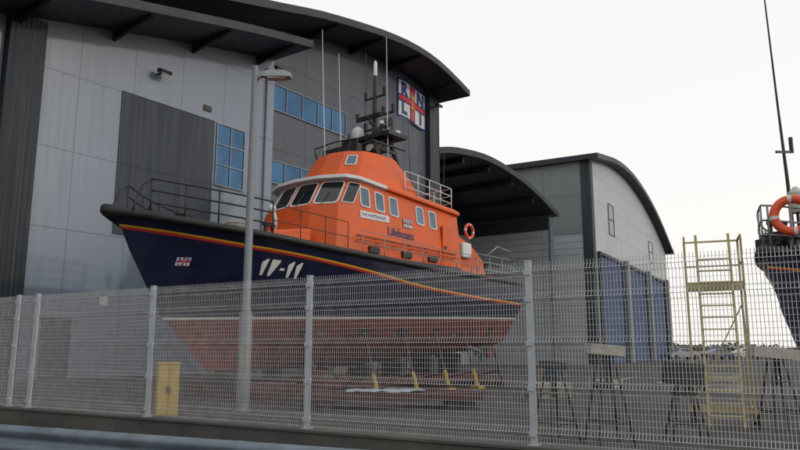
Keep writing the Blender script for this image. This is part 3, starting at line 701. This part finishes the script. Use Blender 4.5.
# ------------------------------------------------------------ steps
st=thing('access_steps','tall faded yellow mobile boarding steps standing by the boat','boarding steps',(6.42,14.3,0),-.38)
b=B(); W=.52
for x in(-W,W):
    for y in(-.4,.4): b.bar((x,y,.12),(x,y,3.72 if y>0 else 3.7),.04,.04)
    b.bar((x,-.4,3.72),(x,.4,3.72),.035,.035); b.bar((x,-.4,3.2),(x,.4,3.2),.03,.03); b.bar((x,-.4,.9),(x,.4,2.5),.025,.025); b.bar((x,-.4,.35),(x,.4,.35),.04,.04)
b.bar((-W,.4,3.72),(W,.4,3.72),.035,.035); b.bar((-W,.4,3.2),(W,.4,3.2),.03,.03); b.bar((-W,.4,.4),(W,.4,2.4),.025,.025)
b.bar((-W-.1,-.4,.3),(W+.1,-.4,.3),.05,.05); b.bar((-W-.1,.4,.3),(W+.1,.4,.3),.05,.05)
b.obj('frame',st,['stepyellow'])
b=B(); b.bb(-W,W,-.4,.4,2.68,2.74); b.bb(-W,W,-.42,-.4,2.64,2.8); b.obj('platform',st,['stepyellow'])
for x in(-.3,.3):
    b=B(); b.bar((x,-.95,.05),(x,-.44,3.75),.05,.025); b.obj('ladder_rail',st,['stepyellow'])
b=B()
for k in range(14): z=.25+k*.23; y=-.95+.51*(z-.05)/3.7; b.box((0,y,z),(.6,.10,.025))
b.obj('treads',st,['stepyellow'])
for x in(-W-.06,W+.06):
    for y in(-.4,.4):
        b=B(); b.tube([(x-.03,y,.12),(x+.03,y,.12)],.12,14); b.obj('wheel',st,['tyre'])
# ------------------------------------------------------------ second boat
b2=thing('beached_lifeboat','smaller navy hulled lifeboat propped on stands with an orange lifebuoy','boat',(6.88,13.15,0),rad(33))
H2=Hull(.62,.50,.43,1.12,.42,.42); H2.build(b2,['navy','navy','yellow','navy','redline'])
top=len(H2.rows)-1
b=B()
def base2(x,sg): return Vector(H2.P(x,sg*max(.05,H2.rb(top,x)-.12),interp(H2.sh,x)))
for sg in(-1,1):
    xs=[.25,.8,1.8,3,4.2,5.4,6.6,7.8,9]
    for x in xs: p=base2(x,sg); b.tube([p,p+Vector((0,0,.85))],.02,6)
    for h in(.28,.56,.85): b.tube([base2(.25+8.75*i/20,sg)+Vector((0,0,h)) for i in range(21)],.02,6)
p=base2(.25,-1);q=base2(.25,1)
for h in(.28,.56,.85): b.tube([p+Vector((0,0,h)),(p+q)/2+Vector((-.1,0,h)),q+Vector((0,0,h))],.02,6)
b.obj('bow_rail',b2,['greymetal'],smooth=True)
b=B(); b.torus((.30,-.46,3.96),.31,.085,(-.88,-.47,0),32,10,lambda i:1 if i%8==0 else 0); b.obj('lifebuoy',b2,['buoy','white'],smooth=True)
b=B(); b.torus((.45,-.4,3.45),.12,.03,(-.6,-.8,.1),16,6); b.torus((.5,-.42,3.42),.15,.03,(-.5,-.8,.3),16,6); b.obj('rope_coil',b2,['blackmetal'],smooth=True)
b=B(); lv=[(3.1,2.6,1.05),(4.0,2.8,1.0),(4.7,3.2,.9),(4.8,3.4,.85)]
for i in range(3):
    for sg in(-1,1):
        z0,x0,w0=lv[i];z1,x1,w1=lv[i+1]
        b.face([(x0,0,z0),(x0+.4,sg*w0,z0),(x1+.4,sg*w1,z1),(x1,0,z1)]); b.face([(x0+.4,sg*w0,z0),(7,sg*w0,z0),(7,sg*w1,z1),(x1+.4,sg*w1,z1)])
    z0,x0,w0=lv[i];z1,x1,w1=lv[i+1]; b.face([(7,-w0,z0),(7,w0,z0),(7,w1,z1),(7,-w1,z1)])
z0,x0,w0=lv[3]; b.face([(x0,0,z0),(x0+.4,w0,z0),(7,w0,z0),(7,-w0,z0),(x0+.4,-w0,z0)])
wh=b.obj('wheelhouse',b2,['orange'],bevel=.03)
wonq(wh,(2.8,0,4.0),(3.2,-1,4.0),(3.6,-.9,4.7),(3.2,0,4.7),.1,.9,.1,.9,.06,'boatglass','white',.03)
wonq(wh,(3.2,1,4.0),(2.8,0,4.0),(3.2,0,4.7),(3.6,.9,4.7),.1,.9,.1,.9,.06,'boatglass','white',.03)
for x in(3.4,4.4,5.4): wonq(wh,(x,-1,4.0),(x+.7,-1,4.0),(x+.7,-.9,4.7),(x,-.9,4.7),.1,.9,.1,.9,.06,'boatglass','white',.03)
b=B(); b.tube([(1.05,-.05,3.1),(1.03,-.05,4.7),(.93,-.05,6.4),(.80,-.05,9.2)],[.045,.035,.022,.014],8); b.bar((.7,-.05,5.35),(1.35,-.05,5.45),.03,.05); b.tube([(1.3,-.05,5.44),(1.3,-.05,5.75)],.04,6)
b.obj('mast_antenna',b2,['blackmetal'],smooth=30)
b=B(); b.tube([(.9,-.25,4.1),(.9,-.25,4.5),(.9,-.25,4.62)],[.13,.15,.04],10); b.obj('deck_lamp',b2,['lampglass'],smooth=40)
b=B(); b.tube([(.9,-.25,3.3),(.9,-.25,4.12)],.03,8); b.obj('lamp_post',b2,['blackmetal'])
b=B(); b.tube([(.3,0,3.1),(.3,0,3.55)],.06,8); b.tube([(.3,-.18,3.45),(.3,.18,3.45)],.04,8); b.obj('bitt',b2,['blackmetal'])
b=B(); b.bb(.55,1.3,-.35,.35,3.05,3.75); b.obj('windlass',b2,['blackmetal'],bevel=.05)
b=B(); b.bb(.35,.75,-.15,.35,3.3,3.6); b.tube([(.5,.1,3.6),(.5,.1,3.95)],.05,8); b.tube([(.4,.1,3.9),(.75,-.1,3.9)],.05,8); b.obj('anchor_gear',b2,['rubber'],bevel=.02)
for x in(4,7):
    b=B(); b.bb(x-.15,x+.15,-.5,.5,0,1.45+max(0,x/.62-9)*.03); b.obj('keel_support',b2,['darkwood'])
# ------------------------------------------------------------ yard objects
yc=thing('storage_cabinet','yellow metal spill storage cabinet on the yard beside the fence','cabinet',(-5.0,15.4,0),.45)
b=B(); b.bb(-.22,.22,-.18,.18,.08,1.16); b.bb(-.2,.2,-.16,.16,0,.08); b.bb(-.24,.24,-.2,.2,1.161,1.2); b.obj('body',yc,['binyellow'],bevel=.01)
for x in(-.11,.11):
    b=B(); b.bb(x-.1,x+.1,-.195,-.182,.12,1.12); d=b.obj('door',yc,['binyellow'],bevel=.004)
    b=B(); b.bb(x*.25-.01,x*.25+.01,-.22,-.196,.55,.7); b.obj('handle',d,['blackmetal'])
ft=thing('flatbed_trolley','low dark red flatbed trolley covered with pale sheeting','trolley',(-.2,18.4,0),rad(4))
b=B(); b.bb(-2.4,2.2,-.7,.7,.26,.36); b.bb(-2.4,2.2,-.72,-.66,.22,.4); b.bb(-2.4,2.2,.66,.72,.22,.4); b.obj('bed',ft,['rust'],bevel=.01)
for x in(-2,-1.6,1.5,1.9):
    for y in(-.55,.55):
        b=B(); b.tube([(x,y-.07,.13),(x,y+.07,.13)],.13,16); b.obj('wheel',ft,['tyre'],smooth=40)
b=B(); n=14
g=[[(-1.2+2.0*i/n+.05*random.random(),-.5+1.0*j/n,.38+.03+.05*random.random()) for j in range(n+1)] for i in range(n+1)]
for i in range(n):
    for j in range(n): b.face([g[i][j],g[i+1][j],g[i+1][j+1],g[i][j+1]])
b.obj('sheeting',ft,['tarp'],smooth=True)
def pallet(loc,rz,nst=1):
    e=thing('timber_pallet','grey weathered timber pallet lying on the yard','pallet',loc,rz,'pallets in the yard')
    b=B()
    for s_ in range(nst):
        z=s_*.15
        for k in range(7): b.bb(-.6+k*.175,-.6+k*.175+.12,-.5,.5,z+.12,z+.142)
        for y in(-.47,-.05,.37): b.bb(-.6,.57,y,y+.1,z+.02,z+.119)
    b.obj('boards',e,['wood'])
pallet((4.5,22,0),.4,3); pallet((11.5,26,0),.1,4); pallet((7.9,27.5,0),1.0,2)
def drum(loc,m,lab):
    e=thing('storage_drum',lab,'drum',loc,0,'drums in the yard')
    b=B(); b.tube([(0,0,0),(0,0,.02),(0,0,.28),(0,0,.3),(0,0,.32),(0,0,.58),(0,0,.6),(0,0,.62),(0,0,.87),(0,0,.88)],[.27,.29,.28,.3,.28,.28,.3,.28,.29,.27],20); b.obj('shell',e,[m],smooth=30)
    b=B(); b.tube([(.12,0,.88),(.12,0,.91)],.03,8); b.obj('cap',e,['blackmetal'])
drum((5.3,24.6,0),'bluedrum','blue plastic drum standing on the yard'); drum((-2.3,20.0,0),'rust','dull red steel drum near the hull')
# cars far away
def make_car(loc,rz,col,label):
    M['carc']=mat('car_paint',col,.3,.2,.05,coat=.5)
    e=thing('parked_car',label,'car',loc,rz,'cars parked at the far side of the yard')
    body=[(-2.1,.35),(-2.15,.75),(-1.9,.95),(-1.2,1.02),(-.6,1.42),(.7,1.45),(1.5,1.0),(2.05,.85),(2.1,.35)]
    b=B()
    for i in range(len(body)):
        a,c=body[i],body[(i+1)%len(body)]
        wa=.85 if a[1]<1.1 else .68; wc=.85 if c[1]<1.1 else .68
        b.face([(a[0],-wa,a[1]),(c[0],-wc,c[1]),(c[0],wc,c[1]),(a[0],wa,a[1])])
    for sg in(-1,1):
        b.face([(body[i][0],sg*.85,body[i][1]) for i in(0,1,2,3,6,7,8)]); b.face([(body[3][0],sg*.85,body[3][1]),(body[4][0],sg*.68,body[4][1]),(body[5][0],sg*.68,body[5][1]),(body[6][0],sg*.85,body[6][1])])
    b.obj('body',e,['carc'],bevel=.04)
    for sg in(-1,1):
        b=B(); b.face([(-1.0,sg*.83,1.06),(-.55,sg*.71,1.37),(.62,sg*.71,1.4),(1.3,sg*.84,1.04)]); b.obj('window',e,['boatglass'],recalc=False)
        for x in(-1.35,1.35):
            b=B(); b.tube([(x,sg*.72,.33),(x,sg*.9,.33)],.33,18); b.obj('wheel',e,['tyre'])
    return e
make_car((36.5,92,0),.2,(.3,.3,.32),'silver hatchback parked beyond the workshop hall')
make_car((41.5,93,0),.25,(.05,.07,.15),'dark blue car parked beyond the workshop hall')
make_car((46.5,96,0),.1,(.5,.5,.5),'white car parked beyond the workshop hall')
# far trees
b=B()
for k in range(9000):
    x=random.uniform(60,700); y=380+random.uniform(-12,12)+x*.1
    hmax=2.2+1.2*math.sin(x*.045)+.9*math.sin(x*.13+1)+.7*math.sin(x*.31)
    z=random.uniform(0,max(1.2,hmax)); s_=random.uniform(.5,1.1)
    d1=Vector((random.uniform(-1,1),random.uniform(-1,1),random.uniform(-1,1))).normalized()*s_; d2=Vector((random.uniform(-1,1),random.uniform(-1,1),random.uniform(-1,1))).normalized()*s_
    p=Vector((x,y,z)); b.face([p-d1,p-d2,p+d1,p+d2])
o=b.obj('far_trees',None,['leaf'],merge=False,recalc=False); o['kind']='stuff'
b=B()
for k in range(6):
    x=8+k*3.2; y=30+k*1.2; b.face([(x,y,.006),(x+.12,y,.006),(x+4.12,y+7,.006),(x+4,y+7,.006)])
mk=b.obj('yard_marking',None,['letter'],kind='structure')
